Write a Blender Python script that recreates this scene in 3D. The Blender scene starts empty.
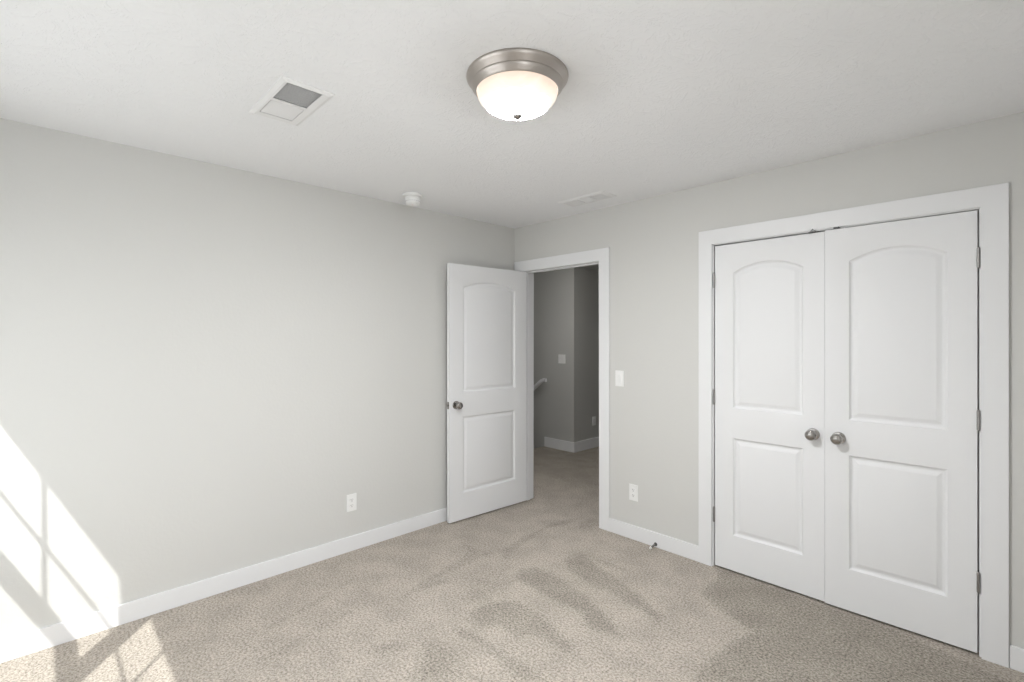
import bpy, bmesh, math, random
from mathutils import Vector, Matrix
from mathutils.geometry import tessellate_polygon

random.seed(7)
C = bpy.context.scene.collection
scn = bpy.context.scene
PI = math.pi

# ------------------------------------------------------------------ camera
H = 2.44                       # ceiling height; left wall is x = 0, far wall is y = 0
cam_data = bpy.data.cameras.new('camera')
cam = bpy.data.objects.new('camera', cam_data)
C.objects.link(cam)
scn.camera = cam
cam.location = (3.1688, -3.0829, 1.457)
cam.rotation_euler = (PI / 2, 0, math.radians(46.0815))
cam_data.sensor_width = 36
cam_data.lens = 488.84 * 36 / 1024
cam_data.shift_y = -(341 - 337.28) / 1024
cam_data.clip_start = 0.05

# ------------------------------------------------------------------ world, sun, exposure
world = bpy.data.worlds.new('daylight')
scn.world = world
world.use_nodes = True
wn = world.node_tree.nodes; wl = world.node_tree.links
for n in list(wn): wn.remove(n)
wo = wn.new('ShaderNodeOutputWorld')
bg = wn.new('ShaderNodeBackground')
tc = wn.new('ShaderNodeTexCoord')
sp = wn.new('ShaderNodeSeparateXYZ')
rp = wn.new('ShaderNodeValToRGB')
mp = wn.new('ShaderNodeMapRange')
mp.inputs['From Min'].default_value = -1; mp.inputs['From Max'].default_value = 1
wl.new(tc.outputs['Generated'], sp.inputs[0])
wl.new(sp.outputs['Z'], mp.inputs['Value'])
wl.new(mp.outputs[0], rp.inputs[0])
rp.color_ramp.elements[0].position = 0.47; rp.color_ramp.elements[0].color = (0.40, 0.403, 0.41, 1)   # sunlit ground far below
rp.color_ramp.elements[1].position = 0.53; rp.color_ramp.elements[1].color = (0.955, 0.965, 0.995, 1)   # bright hazy sky
# sky brightness shaped to balance the room light: full over +x, dimmed towards -y
az = wn.new('ShaderNodeMapRange'); az.interpolation_type = 'SMOOTHSTEP'
az.inputs['From Min'].default_value = -0.80; az.inputs['From Max'].default_value = -0.15
az.inputs['To Min'].default_value = 0.42; az.inputs['To Max'].default_value = 0.95
wl.new(sp.outputs['Y'], az.inputs['Value'])
up = wn.new('ShaderNodeMapRange')
up.inputs['From Min'].default_value = -0.06; up.inputs['From Max'].default_value = 0.06
wl.new(sp.outputs['Z'], up.inputs['Value'])
mz = wn.new('ShaderNodeMix'); mz.data_type = 'FLOAT'; mz.inputs[2].default_value = 1.0
wl.new(up.outputs[0], mz.inputs[0]); wl.new(az.outputs[0], mz.inputs[3])
mm = wn.new('ShaderNodeVectorMath'); mm.operation = 'SCALE'
wl.new(rp.outputs[0], mm.inputs[0]); wl.new(mz.outputs[0], mm.inputs['Scale'])
wl.new(mm.outputs[0], bg.inputs['Color'])
WORLD_STRENGTH = 6.9
bg.inputs['Strength'].default_value = WORLD_STRENGTH
wl.new(bg.outputs[0], wo.inputs[0])

SUN_DIR = Vector((-1.29, 1.0, -1.974)).normalized()
sd = bpy.data.lights.new('sun', 'SUN')
sd.energy = 4.6
sd.angle = math.radians(0.53)
sd.color = (1.0, 0.985, 0.96)
sun = bpy.data.objects.new('sun', sd)
C.objects.link(sun)
sun.location = (6, -9, 9)
sun.rotation_euler = SUN_DIR.to_track_quat('-Z', 'Y').to_euler()

# sky portals in the window pair and the added side window (they only guide the sky's own light)
for px, py, dx, dy in ((0.81, -3.76, 0, 1), (1.728, -3.76, 0, 1), (3.71, -2.78, -1, 0)):
    pd = bpy.data.lights.new('sky_portal', 'AREA')
    pd.shape = 'RECTANGLE'; pd.size = 0.86; pd.size_y = 1.52
    pd.cycles.is_portal = True
    po = bpy.data.objects.new('sky_portal', pd)
    C.objects.link(po)
    po.location = (px, py, 1.33)
    po.rotation_euler = Vector((dx, dy, 0)).to_track_quat('-Z', 'Z').to_euler()

scn.view_settings.view_transform = 'Standard'
scn.view_settings.look = 'None'
scn.view_settings.gamma = 1
scn.view_settings.use_curve_mapping = False
scn.view_settings.exposure = 0.09

# ------------------------------------------------------------------ materials
def mat(name, col, rough=0.5, metal=0.0, bump=None, spec=None):
    m = bpy.data.materials.new(name)
    m.use_nodes = True
    nt = m.node_tree
    b = nt.nodes['Principled BSDF']
    b.inputs['Base Color'].default_value = (*col, 1)
    b.inputs['Roughness'].default_value = rough
    b.inputs['Metallic'].default_value = metal
    if spec is not None: b.inputs['Specular IOR Level'].default_value = spec
    if bump:
        scale, dist, detail = bump
        t = nt.nodes.new('ShaderNodeTexCoord')
        n = nt.nodes.new('ShaderNodeTexNoise')
        n.inputs['Scale'].default_value = scale; n.inputs['Detail'].default_value = detail
        k = nt.nodes.new('ShaderNodeBump')
        k.inputs['Distance'].default_value = dist; k.inputs['Strength'].default_value = 1.0
        nt.links.new(t.outputs['Object'], n.inputs['Vector'])
        nt.links.new(n.outputs['Fac'], k.inputs['Height'])
        nt.links.new(k.outputs['Normal'], b.inputs['Normal'])
    return m

M_wall = mat('gray_wall_paint', (0.645, 0.642, 0.622), 0.75, bump=(55, 0.0006, 3), spec=0.25)
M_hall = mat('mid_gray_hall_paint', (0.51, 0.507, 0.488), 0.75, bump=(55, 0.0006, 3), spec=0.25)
M_white = mat('white_semi_gloss_paint', (0.80, 0.803, 0.812), 0.42, bump=(30, 0.00015, 2), spec=0.35)
M_door = mat('white_door_paint', (0.80, 0.803, 0.812), 0.5, bump=(120, 0.00012, 3), spec=0.3)
M_plastic = mat('white_plastic', (0.86, 0.86, 0.85), 0.35, bump=(200, 0.00003, 2))
M_shell = mat('white_enamelled_steel', (0.84, 0.84, 0.84), 0.4, bump=(90, 0.00005, 2))
M_slot = mat('dark_slot', (0.03, 0.03, 0.03), 0.6, bump=(90, 0.00005, 2))
M_duct = mat('grey_duct', (0.50, 0.50, 0.50), 0.7, bump=(90, 0.00005, 2))
M_nickel = mat('satin_nickel', (0.36, 0.345, 0.33), 0.15, 1.0, bump=(300, 0.00003, 2))
M_hinge = mat('dull_nickel_hinge', (0.36, 0.35, 0.34), 0.35, 1.0, bump=(300, 0.00003, 2))
M_darkmetal = mat('dark_steel', (0.10, 0.10, 0.10), 0.4, 0.8, bump=(300, 0.00003, 2))
M_rubber = mat('white_rubber', (0.80, 0.78, 0.76), 0.6, bump=(300, 0.00003, 2))
M_red = mat('red_indicator', (0.5, 0.03, 0.02), 0.4, bump=(300, 0.00003, 2))

# brushed nickel for the lamp pan: fine concentric-ish variation
M_brushed = mat('brushed_nickel', (0.48, 0.44, 0.41), 0.34, 1.0, bump=(400, 0.00004, 4))

# ceiling: hand-stomped knockdown texture
def ceiling_mat():
    m = mat('textured_white_ceiling', (0.895, 0.90, 0.91), 0.85, spec=0.2)
    nt = m.node_tree; b = nt.nodes['Principled BSDF']
    t = nt.nodes.new('ShaderNodeTexCoord')
    n0 = nt.nodes.new('ShaderNodeTexNoise'); n0.inputs['Scale'].default_value = 5; n0.inputs['Detail'].default_value = 2
    mx = nt.nodes.new('ShaderNodeVectorMath'); mx.operation = 'MULTIPLY_ADD'
    mx.inputs[1].default_value = (0.35, 0.35, 0.35)
    nt.links.new(t.outputs['Object'], n0.inputs['Vector'])
    nt.links.new(n0.outputs['Color'], mx.inputs[0]); nt.links.new(t.outputs['Object'], mx.inputs[2])
    n1 = nt.nodes.new('ShaderNodeTexNoise'); n1.inputs['Scale'].default_value = 34; n1.inputs['Detail'].default_value = 3
    n1.inputs['Roughness'].default_value = 0.6; n1.inputs['Distortion'].default_value = 1.4
    nt.links.new(mx.outputs[0], n1.inputs['Vector'])
    cr = nt.nodes.new('ShaderNodeValToRGB')
    cr.color_ramp.elements[0].position = 0.50; cr.color_ramp.elements[1].position = 0.66
    nt.links.new(n1.outputs['Fac'], cr.inputs[0])
    k = nt.nodes.new('ShaderNodeBump'); k.inputs['Distance'].default_value = 0.0013; k.inputs['Strength'].default_value = 0.8
    nt.links.new(cr.outputs[0], k.inputs['Height'])
    nt.links.new(k.outputs[0], b.inputs['Normal'])
    return m
M_ceiling = ceiling_mat()

# carpet: tufts (cells + noise), pile lay and painted hall dimming from a point attribute
def carpet_mat():
    m = mat('beige_cut_pile_carpet', (0.4, 0.36, 0.32), 0.95, spec=0.08)
    nt = m.node_tree; b = nt.nodes['Principled BSDF']; L = nt.links
    t = nt.nodes.new('ShaderNodeTexCoord')
    n1 = nt.nodes.new('ShaderNodeTexNoise'); n1.inputs['Scale'].default_value = 95; n1.inputs['Detail'].default_value = 4; n1.inputs['Roughness'].default_value = 0.72
    L.new(t.outputs['Object'], n1.inputs['Vector'])
    n2 = nt.nodes.new('ShaderNodeTexNoise'); n2.inputs['Scale'].default_value = 5.5; n2.inputs['Detail'].default_value = 3
    L.new(t.outputs['Object'], n2.inputs['Vector'])
    at = nt.nodes.new('ShaderNodeAttribute'); at.attribute_name = 'pile'
    # ragged edge of the brushed patches
    n3 = nt.nodes.new('ShaderNodeTexNoise'); n3.inputs['Scale'].default_value = 55; n3.inputs['Detail'].default_value = 3
    L.new(t.outputs['Object'], n3.inputs['Vector'])
    a1 = nt.nodes.new('ShaderNodeMath'); a1.operation = 'MULTIPLY_ADD'; a1.inputs[1].default_value = 1.3; a1.inputs[2].default_value = -0.65
    L.new(n3.outputs['Fac'], a1.inputs[0])
    a2 = nt.nodes.new('ShaderNodeMath'); a2.operation = 'ADD'
    L.new(at.outputs['Fac'], a2.inputs[0]); L.new(a1.outputs[0], a2.inputs[1])
    mr = nt.nodes.new('ShaderNodeMapRange'); mr.interpolation_type = 'SMOOTHSTEP'
    mr.inputs['From Min'].default_value = 0.2; mr.inputs['From Max'].default_value = 0.8
    L.new(a2.outputs[0], mr.inputs['Value'])
    ramp = nt.nodes.new('ShaderNodeValToRGB')
    e = ramp.color_ramp.elements
    e[0].position = 0.33; e[0].color = (0.215, 0.190, 0.162, 1)
    e[1].position = 0.60; e[1].color = (0.60, 0.54, 0.475, 1)
    L.new(n1.outputs['Fac'], ramp.inputs[0])
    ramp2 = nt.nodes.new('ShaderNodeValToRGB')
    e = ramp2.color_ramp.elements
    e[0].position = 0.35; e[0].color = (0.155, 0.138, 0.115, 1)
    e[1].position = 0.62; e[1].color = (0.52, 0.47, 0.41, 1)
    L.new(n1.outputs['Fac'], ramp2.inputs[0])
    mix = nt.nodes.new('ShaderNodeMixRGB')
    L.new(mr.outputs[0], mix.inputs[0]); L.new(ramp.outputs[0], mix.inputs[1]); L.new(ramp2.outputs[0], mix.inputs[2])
    r3 = nt.nodes.new('ShaderNodeValToRGB')
    r3.color_ramp.elements[0].position = 0.35; r3.color_ramp.elements[0].color = (0.90, 0.90, 0.90, 1)
    r3.color_ramp.elements[1].position = 0.62; r3.color_ramp.elements[1].color = (1.04, 1.04, 1.04, 1)
    L.new(n2.outputs['Fac'], r3.inputs[0])
    mul = nt.nodes.new('ShaderNodeMixRGB'); mul.blend_type = 'MULTIPLY'; mul.inputs[0].default_value = 1
    L.new(mix.outputs[0], mul.inputs[1]); L.new(r3.outputs[0], mul.inputs[2])
    L.new(mul.outputs[0], b.inputs['Base Color'])
    k = nt.nodes.new('ShaderNodeBump'); k.inputs['Distance'].default_value = 0.006; k.inputs['Strength'].default_value = 0.9
    L.new(n1.outputs['Fac'], k.inputs['Height']); L.new(k.outputs[0], b.inputs['Normal'])
    return m
M_carpet = carpet_mat()

def glass_mat():
    m = bpy.data.materials.new('clear_window_glass'); m.use_nodes = True
    nt = m.node_tree; nt.nodes.clear()
    o = nt.nodes.new('ShaderNodeOutputMaterial'); mx = nt.nodes.new('ShaderNodeMixShader')
    tr = nt.nodes.new('ShaderNodeBsdfTransparent'); tr.inputs[0].default_value = (0.97, 0.98, 0.97, 1)
    gl = nt.nodes.new('ShaderNodeBsdfGlossy'); gl.inputs['Roughness'].default_value = 0.02
    mx.inputs[0].default_value = 0.05
    nt.links.new(tr.outputs[0], mx.inputs[1]); nt.links.new(gl.outputs[0], mx.inputs[2]); nt.links.new(mx.outputs[0], o.inputs[0])
    return m
M_glass = glass_mat()

# lit alabaster glass: brighter where the bulbs sit, warmer towards the rim, faint swirls
def dome_mat(strength, even=False):
    m = mat('lit_alabaster_glass', (0.9, 0.87, 0.82), 0.3)
    nt = m.node_tree; b = nt.nodes['Principled BSDF']; L = nt.links
    t = nt.nodes.new('ShaderNodeTexCoord')
    mn = nt.nodes.new('ShaderNodeVectorMath'); mn.operation = 'DISTANCE'; mn.inputs[1].default_value = (0, 0, -.140)
    L.new(t.outputs['Object'], mn.inputs[0])
    n = nt.nodes.new('ShaderNodeTexNoise'); n.inputs['Scale'].default_value = 9; n.inputs['Detail'].default_value = 2; n.inputs['Distortion'].default_value = 2
    L.new(t.outputs['Object'], n.inputs['Vector'])
    a = nt.nodes.new('ShaderNodeMath'); a.operation = 'MULTIPLY_ADD'; a.inputs[1].default_value = 0.035
    L.new(n.outputs['Fac'], a.inputs[0]); L.new(mn.outputs['Value'], a.inputs[2])
    r = nt.nodes.new('ShaderNodeValToRGB'); e = r.color_ramp.elements
    e[0].position = 0.117; e[0].color = (0.98, 0.99, 1.0, 1)
    e[1].position = 0.190; e[1].color = (0.74 / strength, 0.60 / strength, 0.48 / strength, 1)
    q = e.new(0.145); q.color = (1.00 / strength, 0.90 / strength, 0.79 / strength, 1)
    L.new(a.outputs[0], r.inputs[0])
    if even:
        for k in e: k.color = (1.0, 0.985, 0.96, 1)
    L.new(r.outputs[0], b.inputs['Emission Color'])
    b.inputs['Emission Strength'].default_value = strength
    b.inputs['Base Color'].default_value = (0.30, 0.285, 0.265, 1)
    return m
M_dome = dome_mat(322.0)
M_dome_hall = dome_mat(38.0, even=True)  # even glow of the added hall lamp

# ------------------------------------------------------------------ mesh helpers
def add_box(bm, x0, x1, y0, y1, z0, z1, bev=0.0, seg=2):
    g = bmesh.ops.create_cube(bm, size=1)
    vs = g['verts']
    for v in vs:
        v.co = Vector((x0 + (v.co.x + .5) * (x1 - x0), y0 + (v.co.y + .5) * (y1 - y0), z0 + (v.co.z + .5) * (z1 - z0)))
    if bev > 0:
        es = {e for v in vs for e in v.link_edges}
        bmesh.ops.bevel(bm, geom=list(es), offset=bev, segments=seg, affect='EDGES', profile=0.6)
    return bm

def box(*a, **k):
    return add_box(bmesh.new(), *a, **k)

def add_lathe(bm, prof, seg=48, mtx=None, cap=True):
    """profile [(r, h)] turned about +Z, then moved by mtx"""
    rings = []
    for r, h in prof:
        if r < 1e-6:
            rings.append([bm.verts.new((0, 0, h))])
        else:
            rings.append([bm.verts.new((r * math.cos(2 * PI * i / seg), r * math.sin(2 * PI * i / seg), h)) for i in range(seg)])
    for a, b in zip(rings, rings[1:]):
        for i in range(seg):
            j = (i + 1) % seg
            if len(a) == 1 and len(b) == 1: continue
            if len(a) == 1: f = (a[0], b[j], b[i])
            elif len(b) == 1: f = (a[i], a[j], b[0])
            else: f = (a[i], a[j], b[j], b[i])
            bm.faces.new(f)
    if cap:
        for rg, flip in ((rings[0], True), (rings[-1], False)):
            if len(rg) > 1: bm.faces.new(rg[::-1] if flip else rg)
    if mtx is not None:
        vs = [v for rg in rings for v in rg]
        bmesh.ops.transform(bm, matrix=mtx, verts=vs)
    return bm

def add_tube(bm, pts, r, seg=12, closed_ends=True):
    pts = [Vector(p) for p in pts]
    rings = []
    up = Vector((0, 0, 1))
    for i, p in enumerate(pts):
        d = (pts[min(i + 1, len(pts) - 1)] - pts[max(i - 1, 0)]).normalized()
        a = d.cross(up)
        if a.length < 1e-4: a = d.cross(Vector((1, 0, 0)))
        a.normalize(); b = a.cross(d)
        rr = r[i] if isinstance(r, (list, tuple)) else r
        rings.append([bm.verts.new(p + rr * (math.cos(2 * PI * k / seg) * a + math.sin(2 * PI * k / seg) * b)) for k in range(seg)])
    for A, B in zip(rings, rings[1:]):
        for k in range(seg):
            j = (k + 1) % seg
            bm.faces.new((A[k], A[j], B[j], B[k]))
    if closed_ends:
        bm.faces.new(rings[0][::-1]); bm.faces.new(rings[-1])
    return bm

def obj(name, bm, m, parent=None, loc=None, rot=None, smooth=None):
    bmesh.ops.recalc_face_normals(bm, faces=bm.faces)
    me = bpy.data.meshes.new(name)
    bm.to_mesh(me); bm.free()
    o = bpy.data.objects.new(name, me)
    C.objects.link(o)
    me.materials.append(m)
    if loc: o.location = loc
    if rot: o.rotation_euler = rot
    if parent: o.parent = parent
    if smooth is not None:
        for p in me.polygons: p.use_smooth = True
        me.set_sharp_from_angle(angle=math.radians(smooth))
    return o

def empty(name, loc, rz=0.0):
    o = bpy.data.objects.new(name, None)
    C.objects.link(o)
    o.location = loc; o.rotation_euler = (0, 0, rz)
    o.empty_display_size = 0.1
    return o

def tag(o, label, cat, group=None, kind=None):
    o['label'] = label; o['category'] = cat
    if group: o['group'] = group
    if kind: o['kind'] = kind
    return o

def struct(name, bm, m, label, cat, **k):
    return tag(obj(name, bm, m, **k), label, cat, kind='structure')

def copy_tree(o, parent=None):
    c = o.copy(); C.objects.link(c); c.parent = parent
    for ch in list(o.children): copy_tree(ch, c)
    return c

# ------------------------------------------------------------------ room shell
W, D = 3.60, 3.65              # room width (x) and depth (-y)
WT = 0.12                      # inner wall thickness
EX0, EX1, EZ = 0.113, 0.937, 2.040      # clear entry opening between the jambs
CX0, CX1, CZ = 1.818, 3.041, 2.043      # clear closet opening between the jambs
JT = 0.019

# carpeted floor, bedroom and upstairs hall in one sheet
def build_floor():
    bm = bmesh.new()
    x0, x1, y0, y1, st = -1.24, 3.68, -3.72, 3.60, 0.025
    nx, ny = int(round((x1 - x0) / st)), int(round((y1 - y0) / st))
    g = [[bm.verts.new((x0 + (x1 - x0) * i / nx, y0 + (y1 - y0) * j / ny, 0)) for i in range(nx + 1)] for j in range(ny + 1)]
    for j in range(ny):
        for i in range(nx):
            bm.faces.new((g[j][i], g[j][i + 1], g[j + 1][i + 1], g[j + 1][i]))
    lo = bmesh.ops.extrude_face_region(bm, geom=list(bm.faces))
    bmesh.ops.translate(bm, vec=(0, 0, -0.02), verts=[v for v in lo['geom'] if isinstance(v, bmesh.types.BMVert)])
    return bm
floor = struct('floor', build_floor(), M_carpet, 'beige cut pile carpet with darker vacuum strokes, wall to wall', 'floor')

PATCHES = [                    # brushed pile, first entry painted hall dimming: (polygon in metres, depth of tone, softness)
    ([(-2, .75), (2.5, .75), (2.5, 4.5), (-2, 4.5)], 1.00, 0.800),  # hall carpet darkened in colour to follow the light falloff past the doorway
    ([(1.088, -0.604), (1.114, -0.451), (1.371, -0.544), (1.702, -0.648), (1.884, -0.749), (1.883, -0.807), (1.679, -0.759), (1.429, -0.743), (1.206, -0.715)], 0.86, 0.075),
    ([(1.114, -0.451), (1.276, -0.409), (1.498, -0.412), (1.504, -0.487), (1.323, -0.508)], 0.54, 0.075),
    ([(0.976, -0.926), (1.052, -0.819), (1.265, -0.814), (1.485, -0.873), (1.656, -0.947), (1.866, -1.051), (1.754, -1.084), (1.671, -1.117), (1.562, -1.024), (1.42, -1.049), (1.202, -1.029), (1.057, -1.03)], 0.82, 0.075),
    ([(1.132, -1.451), (1.132, -1.327), (1.233, -1.179), (1.392, -1.182), (1.621, -1.239), (1.832, -1.329), (1.768, -1.352), (1.627, -1.332), (1.502, -1.363), (1.495, -1.436), (1.338, -1.427), (1.285, -1.518)], 0.76, 0.075),
    ([(1.184, -1.587), (1.265, -1.539), (1.46, -1.537), (1.642, -1.526), (1.799, -1.527), (1.696, -1.634), (1.522, -1.594), (1.376, -1.593), (1.272, -1.635)], 0.76, 0.075),
    ([(1.173, -1.771), (1.251, -1.69), (1.42, -1.699), (1.601, -1.732), (1.352, -1.991), (1.289, -1.893)], 0.60, 0.112),
    ([(0.578, -1.007), (0.647, -1.296), (0.722, -1.574), (0.773, -1.567), (0.731, -1.29), (0.72, -1.047), (0.716, -0.865), (0.386, -0.933)], 0.54, 0.060),
    ([(0.675, -0.773), (0.651, -0.546), (0.612, -0.179), (0.681, 0.029), (0.743, -0.086), (0.679, -0.321), (0.801, -0.809), (0.88, -0.911), (0.778, -0.895)], 0.60, 0.060),
    ([(0.88, -1.315), (0.834, -0.868), (1.043, -0.992), (1.222, -1.191), (1.11, -1.433), (1.133, -1.529)], 0.43, 0.112),
    ([(1.837, 0.007), (1.902, -0.143), (1.905, -0.384), (2.039, -0.461), (2.25, -0.545), (2.187, -0.898), (2.205, -1.105), (2.507, -1.308), (3.151, -1.18), (3.225, -0.161), (2.758, -0.018), (2.425, -0.019)], 0.92, 0.075),
    ([(1.921, -0.779), (2.091, -0.812), (2.198, -0.765), (2.202, -0.807), (2.097, -0.854), (1.936, -0.836)], 0.54, 0.060),
    ([(0.411, -1.874), (0.495, -2.133), (0.538, -2.276), (0.582, -2.283), (0.547, -2.137), (0.485, -1.889)], 0.60, 0.045),
    ([(0.496, -1.878), (0.729, -1.87), (0.748, -2.111), (0.826, -2.302), (0.795, -2.392), (0.762, -2.382), (0.772, -2.297), (0.699, -2.091), (0.683, -1.897), (0.544, -1.916)], 0.54, 0.045),
    ([(0.748, -1.31), (0.711, -1.514), (0.751, -1.635), (0.802, -1.648), (0.779, -1.538), (0.82, -1.352)], 0.54, 0.045),
    ([(1.081, -1.833), (1.055, -1.988), (1.131, -1.97), (1.188, -1.819)], 0.60, 0.075),
    ([(0.34, -1.696), (0.394, -1.867), (0.465, -1.864), (0.41, -1.702)], 0.49, 0.045),
    ([(0.533, -2.53), (0.561, -2.649), (0.604, -2.646), (0.584, -2.523)], 0.43, 0.045),
    ([(0.753, -0.203), (0.747, 0.097), (0.812, 0.165), (0.939, -0.01), (0.85, -0.183)], 0.43, 0.083),
]
def seg_dist(px, py, ax, ay, bx, by):
    dx, dy = bx - ax, by - ay
    t = max(0, min(1, ((px - ax) * dx + (py - ay) * dy) / (dx * dx + dy * dy + 1e-12)))
    return math.hypot(px - ax - t * dx, py - ay - t * dy)
def poly_signed(px, py, P):
    ins = False; dmin = 1e9
    for i in range(len(P)):
        ax, ay = P[i - 1]; bx, by = P[i]
        dmin = min(dmin, seg_dist(px, py, ax, ay, bx, by))
        if (ay > py) != (by > py) and px < (bx - ax) * (py - ay) / (by - ay) + ax: ins = not ins
    return dmin if ins else -dmin
pile = floor.data.attributes.new('pile', 'FLOAT', 'POINT')  # brushed patches plus the painted dimming of the hall carpet
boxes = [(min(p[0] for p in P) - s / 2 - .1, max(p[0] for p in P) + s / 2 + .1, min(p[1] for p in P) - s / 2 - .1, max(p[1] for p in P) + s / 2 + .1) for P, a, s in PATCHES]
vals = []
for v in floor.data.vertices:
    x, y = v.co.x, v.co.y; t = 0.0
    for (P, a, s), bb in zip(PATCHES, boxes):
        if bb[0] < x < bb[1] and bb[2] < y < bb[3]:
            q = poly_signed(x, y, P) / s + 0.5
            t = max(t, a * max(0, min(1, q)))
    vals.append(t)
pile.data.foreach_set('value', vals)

struct('ceiling', box(-0.0, W + .1, -D - .08, WT, H, H + .1), M_ceiling, 'white textured bedroom ceiling', 'ceiling')
struct('wall_left', box(-0.1, 0, -D - .08, WT, -0.02, H + .1), M_wall, 'plain gray wall on the left with the sun patch', 'wall')
RY0, RY1 = -3.243, -2.317
bm = bmesh.new()
for y0, y1, z0, z1 in ((-D - .08, RY0, -.02, H + .1), (RY1, WT + .7, -.02, H + .1), (RY0, RY1, -.02, .540), (RY0, RY1, 2.129, H + .1)):
    add_box(bm, W, W + .08, y0, y1, z0, z1)
struct('wall_right', bm, M_wall, 'gray wall just right of the picture', 'wall')

bm = bmesh.new()
for x0, x1, z0, z1 in ((0, EX0 - JT, -.02, H), (EX0 - JT, EX1 + JT, EZ + JT, H), (EX1 + JT, CX0 - JT, -.02, H),
                       (CX0 - JT, CX1 + JT, CZ + JT, H), (CX1 + JT, W, -.02, H)):
    add_box(bm, x0, x1, 0, WT, z0, z1 + (.1 if z1 == H else 0))
struct('wall_back', bm, M_wall, 'gray wall holding the entry doorway and the closet', 'wall')

# window wall behind the camera, one opening for the pair of windows
WX0, WX1, WZ0, WZ1 = 0.347, 2.191, 0.540, 2.129
bm = bmesh.new()
for x0, x1, z0, z1 in ((-.1, WX0, -.02, H), (WX1, W + .1, -.02, H), (WX0, WX1, -.02, WZ0), (WX0, WX1, WZ1, H)):
    add_box(bm, x0, x1, -D - .08, -D, z0, z1 + (.1 if z1 == H else 0))
struct('wall_front', bm, M_wall, 'gray window wall behind the camera', 'wall')

# ------------------------------------------------------------------ windows (double hung, sashes with a two by two grid)
def window(idx, gx0, gx1, side):
    root = empty('window_%d' % idx, ((gx0 + gx1) / 2, -D, WZ0))
    tag(root, 'white double hung window, %s of the pair behind the camera' % side, 'window', kind='structure')
    ox, oy, oz = root.location
    def L(bm):
        bmesh.ops.translate(bm, vec=(-ox, -oy, -oz), verts=bm.verts); return bm
    st = 0.04
    fx0, fx1 = gx0 - st - .0355, gx1 + st + .0355
    fx0, fx1 = max(fx0, WX0), min(fx1, WX1)
    b = bmesh.new()
    for x0, x1 in ((fx0, gx0 - st), (gx1 + st, fx1)):
        add_box(b, x0, x1, -3.73, -3.675, WZ0, WZ1, .002)
        e0, e1 = (x0, x1 - .02) if x0 < ox else (x0 + .02, x1)
        add_box(b, e0, e1, -3.675, -3.655, WZ0, WZ1, .001)
    add_box(b, fx0, fx1, -3.73, -3.655, 2.089, WZ1, .002)
    add_box(b, fx0, fx1, -3.73, -3.655, WZ0, WZ0 + .035, .002)
    obj('window_frame', L(b), M_white, root)
    # upper sash outside, lower sash inside
    for nm, y0, y1, z0, z1, rb, rt in (('upper_sash', -3.715, -3.68, 1.330, 2.089, .042, .040),
                                       ('lower_sash', -3.67, -3.64, 0.575, 1.343, .045, .048)):
        b = bmesh.new()
        add_box(b, gx0 - st, gx0, y0, y1, z0, z1, .002)
        add_box(b, gx1, gx1 + st, y0, y1, z0, z1, .002)
        add_box(b, gx0, gx1, y0, y1, z0, z0 + rb)
        add_box(b, gx0, gx1, y0, y1, z1 - rt, z1)
        sash = obj(nm, L(b), M_white, root)
        ym = (y0 + y1) / 2; xm = (gx0 + gx1) / 2; zm = (z0 + rb + z1 - rt) / 2
        b = bmesh.new()
        if nm == 'upper_sash':
            add_box(b, xm - .009, xm + .009, ym - .004, ym + .004, z0 + rb, z1 - rt)
            add_box(b, gx0, gx1, ym - .004, ym + .004, zm - .009, zm + .009)
            obj('muntins', L(b), M_white, sash)
            b = bmesh.new()
        add_box(b, gx0, gx1, ym - .009, ym - .006, z0 + rb, z1 - rt)
        obj('pane', L(b), M_glass, sash)
    return root
window(1, 0.427, 1.186, 'left')
window(2, 1.345, 2.111, 'right')
w3 = window(3, 0.427, 1.193, 'single')  # unseen side window, added to even out the daylight
w3['label'] = 'added white double hung window in the right wall, unseen, brings in daylight'
w3.location = (W, (RY0 + RY1) / 2, WZ0); w3.rotation_euler = (0, 0, PI / 2)
bm = bmesh.new()
for y0, y1, z0, z1, t in ((RY0 - .085, RY0, WZ0, WZ1 + .085, .016), (RY1, RY1 + .085, WZ0, WZ1 + .085, .016), (RY0, RY1, WZ1, WZ1 + .085, .016),
                          (RY0 - .1, RY1 + .1, WZ0 - .022, WZ0, .045), (RY0 - .085, RY1 + .085, WZ0 - .10, WZ0 - .022, .014)):
    add_box(bm, W - t, W, y0, y1, z0, z1, .003)
struct('trim_5', bm, M_white, 'white casing and sill of the added window in the right wall', 'trim')
bm = bmesh.new()
add_box(bm, WX0 - .085, WX0, -D, -D + .016, WZ0, WZ1 + .085, .003)
add_box(bm, WX1, WX1 + .085, -D, -D + .016, WZ0, WZ1 + .085, .003)
add_box(bm, WX0, WX1, -D, -D + .016, WZ1, WZ1 + .085, .003)
add_box(bm, WX0 - .1, WX1 + .1, -D, -D + .045, WZ0 - .022, WZ0, .004)
add_box(bm, WX0 - .085, WX1 + .085, -D, -D + .014, WZ0 - .10, WZ0 - .022, .003)
struct('trim_4', bm, M_white, 'white casing, sill and apron around the window pair', 'trim')

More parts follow.
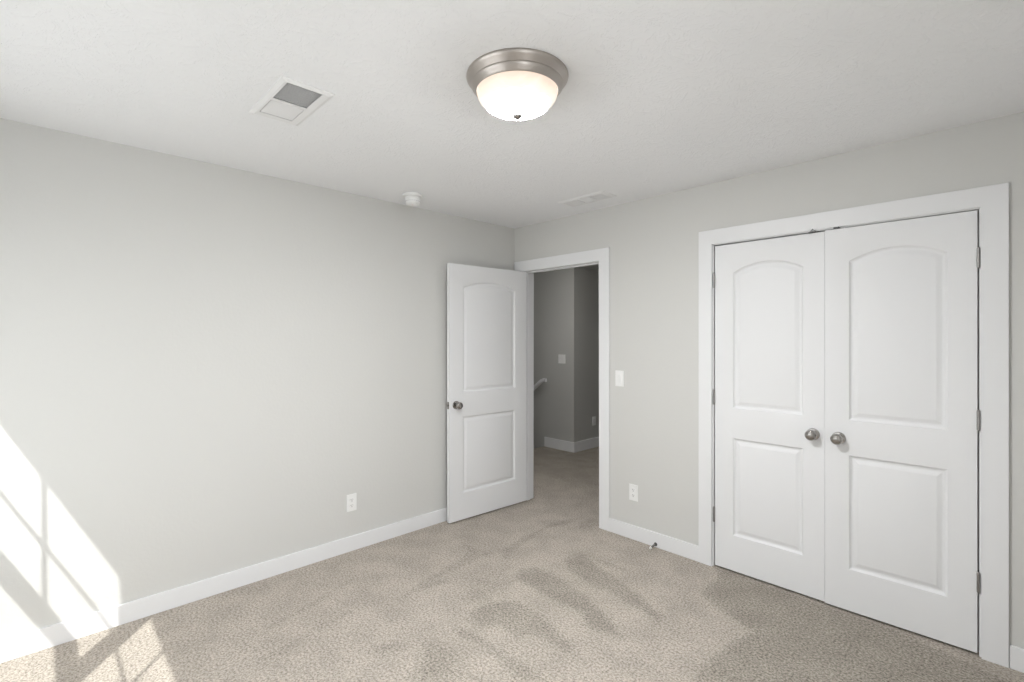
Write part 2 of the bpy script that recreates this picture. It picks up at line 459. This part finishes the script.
# ------------------------------------------------------------------ door and closet trim
def u_board(bm, xa, xb, xc, xd, zi, zo, y0, y1):
    """upside-down U of flat board: legs xa..xb and xc..xd, head zi..zo"""
    P = [(xa, 0), (xb, 0), (xb, zi), (xc, zi), (xc, 0), (xd, 0), (xd, zo), (xa, zo)]
    A = [bm.verts.new((x, y0, z)) for x, z in P]; B = [bm.verts.new((x, y1, z)) for x, z in P]
    fs = [bm.faces.new(A), bm.faces.new(B[::-1])]
    for i in range(8): bm.faces.new((A[i], A[(i + 1) % 8], B[(i + 1) % 8], B[i]))
    bmesh.ops.bevel(bm, geom=[e for f in fs for e in f.edges], offset=.0025, segments=2, affect='EDGES', profile=.6)
def casing(name, x0, x1, ztop, wl, wr, wt, xr, zr, label, hall=False):
    """x0..x1 clear opening, casing reveals the jamb edge by xr"""
    bm = bmesh.new()
    a, b = x0 - xr, x1 + xr
    u_board(bm, a - wl, a, b, b + wr, ztop + zr, ztop + zr + wt, -.016, 0)
    c = struct(name, bm, M_white, label, 'trim')
    bm = bmesh.new()
    add_box(bm, x0 - JT, x0, 0, WT, 0, ztop + JT, .001)
    add_box(bm, x1, x1 + JT, 0, WT, 0, ztop + JT, .001)
    add_box(bm, x0, x1, 0, WT, ztop, ztop + JT, .001)
    obj('jamb', bm, M_white, c)
    bm = bmesh.new()
    add_box(bm, x0, x0 + .011, .040, .075, 0, ztop, .002)
    add_box(bm, x1 - .011, x1, .040, .075, 0, ztop, .002)
    add_box(bm, x0 + .011, x1 - .011, .040, .075, ztop - .011, ztop, .002)
    obj('stop', bm, M_white, c)
    if hall:
        bm = bmesh.new()
        u_board(bm, a - .02, a, b, b + wr, ztop + zr, ztop + zr + wt, WT, WT + .016)
        obj('hall_casing', bm, M_white, c)
    return c
trim_entry = casing('trim_1', EX0, EX1, EZ, .096, .090, .088, .004, .004, 'white flat casing around the open entry doorway', hall=True)
trim_closet = casing('trim_2', CX0, CX1, CZ, .085, .087, .088, .008, .008, 'white flat casing around the closet double doors')

# ------------------------------------------------------------------ baseboards
BH, BT = 0.101, 0.014
def board(x0, x1, y0, y1):
    return box(x0, x1, y0, y1, 0, BH, bev=.003)
struct('baseboard_left', board(0, BT, -D, 0), M_white, 'white baseboard along the left wall', 'baseboard')
struct('baseboard_back', board(1.031, 1.725, -BT, 0), M_white, 'short white baseboard between the doorway and the closet', 'baseboard')
struct('baseboard_back', board(3.138, W, -BT, 0), M_white, 'white baseboard stub right of the closet', 'baseboard')
struct('baseboard_right', board(W - BT, W, -D, -BT), M_white, 'white baseboard along the unseen right wall', 'baseboard')
struct('baseboard_front', board(BT, W - BT, -D, -D + BT), M_white, 'white baseboard below the windows', 'baseboard')

# ------------------------------------------------------------------ moulded two panel arch top door
def inset_loop(x0, x1, z0, zs, zp, d, n=20):
    """closed outline of a panel with a segmental arch top, shrunk by d"""
    if zp is None:
        return [(x0 + d, z0 + d), (x1 - d, z0 + d), (x1 - d, zs - d), (x0 + d, zs - d)]
    w = (x1 - x0) / 2; rise = zp - zs
    R = (w * w + rise * rise) / (2 * rise); cx = (x0 + x1) / 2; cz = zp - R
    r = R - d
    a0 = math.asin((w - d) / r)
    pts = [(x0 + d, z0 + d), (x1 - d, z0 + d)]
    for i in range(n + 1):
        a = a0 - 2 * a0 * i / n
        pts.append((cx + r * math.sin(a), cz + r * math.cos(a)))
    return pts

PROFILE = [(0, 0), (.002, .0008), (.006, .0065), (.010, .0105), (.014, .0120), (.020, .0120), (.024, .0105), (.036, .0062), (.042, .0035), (.045, .0030)]
def door_leaf(width, bottom, top, thick, panels):
    """leaf in x 0..width, z bottom..top, faces at y 0 and y thick"""
    bm = bmesh.new()
    for side in (0, 1):
        yb = 0 if side == 0 else thick
        sg = 1 if side == 0 else -1
        outer = [(0, bottom), (width, bottom), (width, top), (0, top)]
        loops3 = [[Vector((x, z, 0)) for x, z in outer]]
        holes = []
        for p in panels:
            lp = inset_loop(*p, 0)
            loops3.append([Vector((x, z, 0)) for x, z in lp])
        flat = [v for l in loops3 for v in l]
        verts = [bm.verts.new((v.x, yb, v.y)) for v in flat]
        for t in tessellate_polygon(loops3):
            bm.faces.new([verts[i] for i in t])
        off = 4
        if side == 0: first = verts[:4]
        else:
            second = verts[:4]
        for p in panels:
            n = len(inset_loop(*p, 0))
            prev = verts[off:off + n]; off += n
            for d, dep in PROFILE[1:]:
                cur = [bm.verts.new((x, yb + sg * dep, z)) for x, z in inset_loop(*p, d)]
                for i in range(n):
                    bm.faces.new((prev[i], prev[(i + 1) % n], cur[(i + 1) % n], cur[i]))
                prev = cur
            bm.faces.new(prev)
    for i in range(4):
        j = (i + 1) % 4
        bm.faces.new((first[i], first[j], second[j], second[i]))
    return bm

KNOB = [(0, 0), (.0325, 0), (.0325, .004), (.030, .0075), (.019, .0095), (.0125, .012), (.0110, .022), (.0125, .028),
        (.019, .032), (.0255, .038), (.0285, .046), (.0280, .054), (.0240, .061), (.0165, .065), (.007, .0665), (0, .0667)]
def knob(parent, x, y, z, sgn):
    """round knob whose axis is local -y (sgn -1) or +y (sgn +1)"""
    m = Matrix.Rotation(PI / 2 if sgn < 0 else -PI / 2, 4, 'X')
    o = obj('door_knob', add_lathe(bmesh.new(), KNOB[6:], 40, m), M_nickel, parent, loc=(x, y, z), smooth=50)
    obj('rosette', add_lathe(bmesh.new(), KNOB[:7], 40, m), M_nickel, o, smooth=35)
    return o
def hinge(parent, x, y, z, sx):
    """barrel with finials, leaves folded into the gap"""
    bm = bmesh.new()
    prof = [(0, -.050), (.0035, -.0485), (.0045, -.046), (.0062, -.0445), (.0062, -.015), (.0056, -.0146), (.0056, -.0142), (.0062, -.0138),
            (.0062, .0138), (.0056, .0142), (.0056, .0146), (.0062, .015), (.0062, .0445), (.0045, .046), (.0035, .0485), (0, .050)]
    add_lathe(bm, prof, 20)
    add_box(bm, -.0012, .0012, .003, .034, -.0445, .0445)
    return obj('hinge', bm, M_hinge, parent, loc=(x, y, z), smooth=40)

# entry door, opened into the room towards the left wall
door_w = 0.813
ang = math.atan2(-0.814, -0.040)                 # direction from hinge to free edge
# local frame: x from hinge to free edge, z up, local +y face looks at the camera (+x of the room)
leaf = door_leaf(door_w, 0.012, 2.034, 0.035, [(0.131, 0.685, 1.018, 1.860, 1.912), (0.131, 0.685, 0.221, 0.828, None)])
bmesh.ops.translate(leaf, vec=(0, -0.035, 0), verts=leaf.verts)
d1 = struct('door_1', leaf, M_door, 'white two panel arch top entry door standing open against the left wall', 'door',
            loc=(0.138, 0.012, 0), rot=(0, 0, ang), smooth=25)
knob(d1, 0.752, 0.0, 0.925, +1)
knob(d1, 0.752, -0.035, 0.925, -1)
bm = bmesh.new(); add_box(bm, door_w - .0005, door_w + .0012, -.029, -.006, .925 - .028, .925 + .028, .0005, 1)
lp = obj('latch_plate', bm, M_nickel, d1)
obj('latch_bolt', box(door_w, door_w + .010, -.022, -.013, .925 - .007, .925 + .007, bev=.002), M_nickel, lp)
for z in (1.82, 1.08, .34): hinge(d1, -0.004, -0.040, z, 1)

# closet doors
LW = 2.429 - 1.8255
leaf = door_leaf(LW, 0.012, 2.035, 0.035, [(0.111, 0.500, 1.018, 1.856, 1.912), (0.111, 0.500, 0.229, 0.834, None)])
d2 = struct('door_2', leaf, M_door, 'left leaf of the white closet double doors, closed', 'door', loc=(1.8255, 0.002, 0), smooth=25)
knob(d2, 2.374 - 1.8255, 0, .920, -1)
for z in (1.82, 1.078, .333): hinge(d2, -.004, -.006, z, 1)
RW = 3.0345 - 2.4330
leaf = door_leaf(RW, 0.012, 2.038, 0.035, [(0.1085, 0.5015, 1.018, 1.860, 1.915), (0.1085, 0.5015, 0.229, 0.834, None)])
bmesh.ops.translate(leaf, vec=(-RW, 0, 0), verts=leaf.verts)
d3 = struct('door_3', leaf, M_door, 'right leaf of the white closet double doors, a hair ajar', 'door',
            loc=(3.0345, 0.002, 0), rot=(0, 0, math.radians(1.1)), smooth=25)
knob(d3, 2.497 - 3.0345, 0, .918, -1)
for z in (1.82, 1.078, .338): hinge(d3, .004, -.006, z, 1)

# roller catches under the closet head: strike plates with a curled lip on the trim, nub on each door top
for cx, sx in ((2.375, 1), (2.487, -1)):
    bm = bmesh.new()
    add_box(bm, cx - .028, cx + .028, .004, .028, CZ - .0022, CZ, .0006, 1)
    if sx > 0:
        vs = [bm.verts.new(p) for p in ((cx - .016, -.0175, CZ - .004), (cx + .018, -.0175, CZ - .004), (cx + .001, -.0175, CZ + .014),
                                        (cx - .016, .006, CZ - .004), (cx + .018, .006, CZ - .004), (cx + .001, .006, CZ + .014))]
        for f in ((0, 1, 2), (5, 4, 3), (0, 3, 4, 1), (1, 4, 5, 2), (2, 5, 3, 0)): bm.faces.new([vs[i] for i in f])
    else:
        add_box(bm, cx - .013, cx + .013, -.0175, .006, CZ - .004, CZ + .006, .002, 2)
    obj('catch_strike', bm, M_darkmetal, trim_closet)['label'] = 'dark steel catch under the closet head'

# closet interior (only the gaps show it)
bm = bmesh.new()
add_box(bm, CX0 - .12, CX1 + .25, .70, .75, -.02, H)
add_box(bm, CX0 - .17, CX0 - .12, WT, .75, -.02, H)
add_box(bm, CX1 + .25, CX1 + .30, WT, .75, -.02, H)
add_box(bm, CX0 - .17, CX1 + .30, WT, .75, H, H + .05)
struct('wall_closet', bm, M_wall, 'gray walls inside the closet', 'wall')

# ------------------------------------------------------------------ hall beyond the doorway
HZ = 2.345
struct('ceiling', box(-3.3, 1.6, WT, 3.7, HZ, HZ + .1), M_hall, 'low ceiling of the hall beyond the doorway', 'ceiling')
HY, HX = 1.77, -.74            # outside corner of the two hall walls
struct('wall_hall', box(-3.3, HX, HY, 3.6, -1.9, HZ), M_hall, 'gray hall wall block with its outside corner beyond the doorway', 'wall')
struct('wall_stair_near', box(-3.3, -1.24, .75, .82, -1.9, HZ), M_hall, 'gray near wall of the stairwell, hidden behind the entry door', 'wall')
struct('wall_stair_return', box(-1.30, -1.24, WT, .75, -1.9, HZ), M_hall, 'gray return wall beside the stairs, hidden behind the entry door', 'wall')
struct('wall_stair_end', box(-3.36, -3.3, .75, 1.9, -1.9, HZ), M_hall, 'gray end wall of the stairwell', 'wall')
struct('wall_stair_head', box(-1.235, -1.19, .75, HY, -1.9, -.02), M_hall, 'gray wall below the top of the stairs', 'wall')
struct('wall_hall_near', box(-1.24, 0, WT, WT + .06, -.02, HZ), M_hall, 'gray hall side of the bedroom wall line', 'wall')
struct('floor', box(-3.3, -1.24, .82, HY, -1.9, -1.8), M_carpet, 'carpeted floor at the foot of the stairs', 'floor')
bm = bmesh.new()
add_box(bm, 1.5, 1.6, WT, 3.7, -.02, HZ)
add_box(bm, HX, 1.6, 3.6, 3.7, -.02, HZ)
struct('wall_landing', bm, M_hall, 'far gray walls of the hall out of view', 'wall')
HBH = .128
bm = bmesh.new()
add_box(bm, -1.235, HX + BT, HY - BT, HY, 0, HBH, .003)
add_box(bm, HX, HX + BT, HY, 3.6, 0, HBH, .003)
struct('baseboard_hall', bm, M_white, 'white baseboard wrapping the hall corner beyond the doorway', 'baseboard')

# carpeted stairs going down to the left
bm = bmesh.new()
for k in range(6):
    add_box(bm, -1.24 - .26 * (k + 1), -1.24 - .26 * k + (.02 if k else 0), .825, HY - .005, -.19 * (k + 1) - .3, -.19 * (k + 1), .012, 2)
st = obj('staircase', bm, M_carpet)
tag(st, 'carpeted stairs going down to the left of the hall', 'stairs')

# handrail on the stairwell wall with a level return at the top
rail = empty('handrail', (-1.2, HY, .9))
tag(rail, 'white wooden handrail on the hall wall going down the stairs', 'handrail')
RY = HY - .075
pts = [(-1.150, RY, .895), (-1.185, RY, .893), (-1.225, RY, .878), (-1.262, RY, .852)]
for k in range(1, 9): pts.append((-1.262 - .2 * k, RY, .852 - .146 * k))
bm = bmesh.new()
prev = None
for i, p in enumerate(pts):
    p = Vector(p); d = (Vector(pts[min(i + 1, len(pts) - 1)]) - Vector(pts[max(i - 1, 0)])).normalized()
    n = Vector((0, 1, 0)).cross(d).normalized()
    if n.z < 0: n = -n
    ring = []
    for q in range(12):
        a = 2 * PI * q / 12
        ca, sa = math.cos(a), math.sin(a)
        ring.append(bm.verts.new(p + Vector((0, 1, 0)) * .022 * math.copysign(abs(ca) ** .7, ca) + n * .026 * math.copysign(abs(sa) ** .7, sa) - rail.location))
    if prev:
        for q in range(12): bm.faces.new((prev[q], prev[(q + 1) % 12], ring[(q + 1) % 12], ring[q]))
    else: bm.faces.new(ring)
    prev = ring
bm.faces.new(prev)
obj('rail', bm, M_white, rail, smooth=45)
for k in (0.35, 1.1):
    x = -1.262 - k; z = .852 - .73 * k
    bm = bmesh.new()
    add_tube(bm, [Vector(p) - rail.location for p in ((x, HY, z - .07), (x, HY - .04, z - .07), (x, RY, z - .055), (x, RY, z - .02))], .007, 10)
    add_lathe(bm, [(0, 0), (.028, 0), (.028, .004), (.01, .006), (0, .006)], 20, Matrix.Translation(Vector((x, HY, z - .07)) - rail.location) @ Matrix.Rotation(PI / 2, 4, 'X'))
    obj('bracket', bm, M_nickel, rail, smooth=40)

# ------------------------------------------------------------------ wall plates
def wall_frame(o, loc, normal):
    """local x to the right along the wall, z up, -y out of the wall"""
    o.location = loc
    o.rotation_euler = (0, 0, {'-y': 0.0, '+x': PI / 2, '+y': PI}[normal])
def plate(root, w=.071, h=.116, slots=()):
    bm = bmesh.new(); add_box(bm, -w / 2, w / 2, -.006, 0, -h / 2, h / 2, .0022, 3)
    return obj('cover_plate', bm, M_plastic, root)
def screw(root, x, z):
    return obj('screw', add_lathe(bmesh.new(), [(0, 0), (.0032, 0), (.0030, .0012), (0, .0016)], 14, Matrix.Translation((x, -.006, z)) @ Matrix.Rotation(PI / 2, 4, 'X')), M_shell, root)
def make_switch(label, loc, normal, gangs=1):
    r = empty('light_switch', (0, 0, 0)); tag(r, label, 'light switch'); wall_frame(r, loc, normal)
    plate(r, .071 + .046 * (gangs - 1))
    for g in range(gangs):
        x = (g - (gangs - 1) / 2) * .046
        obj('switch_surround', box(x - .0175, x + .0175, -.0072, -.005, -.0345, .0345, bev=.0008), M_plastic, r)
        bm = bmesh.new()
        vs = [bm.verts.new(p) for p in ((x - .0155, -.0075, -.032), (x + .0155, -.0075, -.032), (x + .0155, -.0125, .032), (x - .0155, -.0125, .032),
                                        (x - .0155, -.006, -.032), (x + .0155, -.006, -.032), (x + .0155, -.006, .032), (x - .0155, -.006, .032))]
        for f in ((0, 1, 2, 3), (4, 5, 1, 0), (1, 5, 6, 2), (2, 6, 7, 3), (3, 7, 4, 0), (7, 6, 5, 4)): bm.faces.new([vs[i] for i in f])
        obj('rocker', bm, M_plastic, r)
        for z in (-.048, .048): screw(r, x, z)
    return r
def make_outlet(label, loc, normal):
    r = empty('wall_outlet', (0, 0, 0)); tag(r, label, 'outlet'); wall_frame(r, loc, normal)
    plate(r)
    for z in (-.0195, .0195):
        bm = bmesh.new()
        add_lathe(bm, [(0, 0), (.0172, 0), (.0172, .0025), (.0165, .0032), (0, .0032)], 32, Matrix.Translation((0, -.0055, z)) @ Matrix.Rotation(PI / 2, 4, 'X'))
        for v in bm.verts: v.co.z = max(min(v.co.z, z + .0142), z - .0142)
        rec = obj('receptacle', bm, M_plastic, r)
        bm = bmesh.new()
        add_box(bm, -.0075, -.0053, -.0091, -.0085, z - .001, z + .0075)
        add_box(bm, .0053, .0073, -.0091, -.0085, z, z + .0070)
        add_lathe(bm, [(0, 0), (.0026, 0), (.0026, .0006), (0, .0006)], 12, Matrix.Translation((0, -.0085, z - .0075)) @ Matrix.Rotation(PI / 2, 4, 'X'))
        obj('slots', bm, M_slot, rec)
    screw(r, 0, 0)
    return r
make_switch('white rocker light switch between the doorway and the closet', (1.117, 0, 1.152), '-y')
make_outlet('white outlet low on the wall below the bedroom light switch', (1.236, 0, .336), '-y')
make_outlet('white outlet low on the blank left wall', (0, -1.556, .328), '+x')
make_switch('white double light switch on the dim hall wall', (-.938, HY, 1.176), '-y', 2)
make_outlet('white outlet low on the dim hall wall right of the corner', (HX, 2.185, .350), '+x')

# ------------------------------------------------------------------ spring door stop on the baseboard
ds = empty('door_stop', (1.418, -BT, .022))
tag(ds, 'small spring door stop with white tip on the baseboard right of the doorway', 'door stop')
bm = bmesh.new()
add_lathe(bm, [(0, 0), (.0125, 0), (.0125, .003), (.008, .009), (.006, .012), (0, .012)], 20, Matrix.Rotation(PI / 2, 4, 'X'))
obj('mount', bm, M_darkmetal, ds, smooth=40)
bm = bmesh.new()
coil = []
for i in range(16 * 13 + 1):
    a = 2 * PI * i / 16; t = i / (16 * 13)
    coil.append((.0052 * math.cos(a), -.010 - .052 * t, .0052 * math.sin(a) - .006 * t * t))
add_tube(bm, coil, .0016, 6)
obj('spring', bm, M_nickel, ds, smooth=60)
bm = bmesh.new()
add_lathe(bm, [(0, 0), (.007, 0), (.0085, .004), (.0085, .014), (.006, .0175), (0, .0185)], 20, Matrix.Translation((0, -.060, -.006)) @ Matrix.Rotation(PI / 2, 4, 'X'))
obj('rubber_tip', bm, M_rubber, ds, smooth=45)

# ------------------------------------------------------------------ ceiling light
lx, ly = 1.851, -1.786
cl = empty('ceiling_light', (lx, ly, H))
tag(cl, 'flush mount ceiling light with brushed nickel pan and glowing white glass bowl', 'ceiling light')
prof = [(.100, 0), (.1905, 0), (.1925, -.004), (.1915, -.009), (.184, -.016), (.176, -.026), (.1715, -.031), (.1735, -.034),
        (.1730, -.038), (.166, -.045), (.160, -.054), (.1565, -.058), (.1550, -.059), (.1535, -.056), (.1535, -.010)]
obj('pan', add_lathe(bmesh.new(), prof, 96, cap=False), M_brushed, cl, smooth=40)
dome = []
R, dep = .153, .081
for i in range(24):
    a = PI / 2 * i / 23
    dome.append((0 if i == 23 else R * math.cos(a) ** .92, -.055 - dep * math.sin(a)))
obj('glass_bowl', add_lathe(bmesh.new(), dome, 96, cap=False), M_dome, cl, smooth=60)
fz = -.055 - dep
obj('finial', add_lathe(bmesh.new(), [(0, fz - .021), (.008, fz - .0205), (.0145, fz - .0165), (.0175, fz - .010), (.0165, fz - .005), (.0125, fz - .001), (.0175, fz + .001), (.0175, fz + .004), (0, fz + .004)], 28), M_nickel, cl, smooth=50)

# ------------------------------------------------------------------ smoke detector
sm = empty('smoke_detector', (.262, -1.235, H))
tag(sm, 'small round white smoke detector on the ceiling near the left wall', 'smoke detector')
obj('mounting_base', add_lathe(bmesh.new(), [(0, 0), (.067, 0), (.069, -.003), (.068, -.014), (.064, -.017), (0, -.017)], 48), M_plastic, sm, smooth=40)
obj('sensor_body', add_lathe(bmesh.new(), [(0, -.016), (.046, -.016), (.050, -.022), (.0495, -.052), (.046, -.064), (.036, -.071), (.020, -.074), (0, -.0745)], 48), M_plastic, sm, smooth=40)
bm = bmesh.new()
for i in range(20):
    a = 2 * PI * i / 20
    add_box(bm, .0488, .0502, -.005, .005, -.050, -.046)
    bmesh.ops.rotate(bm, verts=bm.verts[-8:], cent=(0, 0, 0), matrix=Matrix.Rotation(a, 3, 'Z'))
obj('sensor_slots', bm, M_duct, sm)
obj('indicator', add_lathe(bmesh.new(), [(0, -.0735), (.002, -.0735), (.0018, -.0755), (0, -.0758)], 10, Matrix.Translation((.018, -.012, 0))), M_red, sm)

# ------------------------------------------------------------------ ceiling registers
def register(name, label, x0, x1, y0, y1, banks):
    cx, cy = (x0 + x1) / 2, (y0 + y1) / 2
    r = empty(name, (cx, cy, H)); tag(r, label, 'ceiling vent')
    hx, hy = (x1 - x0) / 2, (y1 - y0) / 2
    holes = [(a - cx, b - cx, c - cy, d - cy) for a, b, c, d, *_ in banks]
    xs = sorted({-hx, hx, *[h[0] for h in holes], *[h[1] for h in holes]})
    ylo, yhi = min(h[2] for h in holes), max(h[3] for h in holes)
    bm = bmesh.new()
    t = .009
    # face sheet with holes, sloping flange
    def face(a, b, c, d): add_box(bm, a, b, c, d, -t, -t + .0016)
    fl = .016
    face(-hx + fl, hx - fl, -hy + fl, ylo); face(-hx + fl, hx - fl, yhi, hy - fl)
    edges = [-hx + fl] + [v for h in sorted(holes) for v in (h[0], h[1])] + [hx - fl]
    for a, b in zip(edges[::2], edges[1::2]): face(a, b, ylo, yhi)
    o = [(-hx, -hy), (hx, -hy), (hx, hy), (-hx, hy)]; n = [(-hx + fl, -hy + fl), (hx - fl, -hy + fl), (hx - fl, hy - fl), (-hx + fl, hy - fl)]
    A = [bm.verts.new((*p, 0)) for p in o]; A2 = [bm.verts.new((*p, -.003)) for p in o]; B = [bm.verts.new((*p, -t)) for p in n]
    for i in range(4):
        j = (i + 1) % 4
        bm.faces.new((A[i], A[j], A2[j], A2[i])); bm.faces.new((A2[i], A2[j], B[j], B[i]))
    obj('vent_frame', bm, M_shell, r)
    for (a, b, c, d), (_, _, _, _, axis, tilt, pitch, wd) in zip(holes, banks):
        bm = bmesh.new()
        lo, hi = (a, b) if axis == 'y' else (c, d)
        k = lo + pitch * .5
        while k < hi:
            s, co = math.sin(tilt) * wd / 2, math.cos(tilt) * wd / 2
            th = .0005
            if axis == 'y': P = [(k - s, c, -t * .4 - co), (k + s, c, -t * .4 + co), (k + s, d, -t * .4 + co), (k - s, d, -t * .4 - co)]
            else: P = [(a, k - s, -t * .4 - co), (a, k + s, -t * .4 + co), (b, k + s, -t * .4 + co), (b, k - s, -t * .4 - co)]
            V = [bm.verts.new(p) for p in P]
            off = Vector((math.cos(tilt), 0, -math.sin(tilt))) if axis == 'y' else Vector((0, math.cos(tilt), -math.sin(tilt)))
            V2 = [bm.verts.new(Vector(p) + off * th * 2) for p in P]
            bm.faces.new(V); bm.faces.new(V2[::-1])
            for i in range(4): bm.faces.new((V[i], V[(i + 1) % 4], V2[(i + 1) % 4], V2[i]))
            k += pitch
        obj('louvers', bm, M_shell, r)
    bm = bmesh.new(); add_box(bm, -hx + .02, hx - .02, ylo - .004, yhi + .004, -.0012, -.0004)
    obj('duct_backing', bm, M_duct, r)
    return r
register('ceiling_vent', 'square white ceiling vent with a gray open grille half, left of the lamp', .843, 1.247, -2.431, -2.226,
         [(.892, 1.042, -2.400, -2.268, 'y', .95, .0080, .0075), (1.060, 1.228, -2.405, -2.268, 'y', -.85, .0090, .0070)])
register('ceiling_vent', 'narrow white ceiling vent with three louver panels near the far corner', .838, 1.228, -.372, -.202,
         [(.870, .975, -.345, -.232, 'y', .85, .010, .0096), (.985, 1.085, -.345, -.232, 'x', -.70, .010, .0086), (1.095, 1.200, -.345, -.232, 'y', .85, .010, .0096)])

# unseen lamp added to brighten the hall, out of sight past the doorway
hl = copy_tree(cl)
hl.location = (-.30, .80, HZ)
tag(hl, 'flush mount ceiling light added to brighten the hall, unseen beyond the doorway', 'ceiling light')
for ch in hl.children:
    if ch.name.startswith('glass_bowl'):
        ch.data = ch.data.copy(); ch.data.materials[0] = M_dome_hall
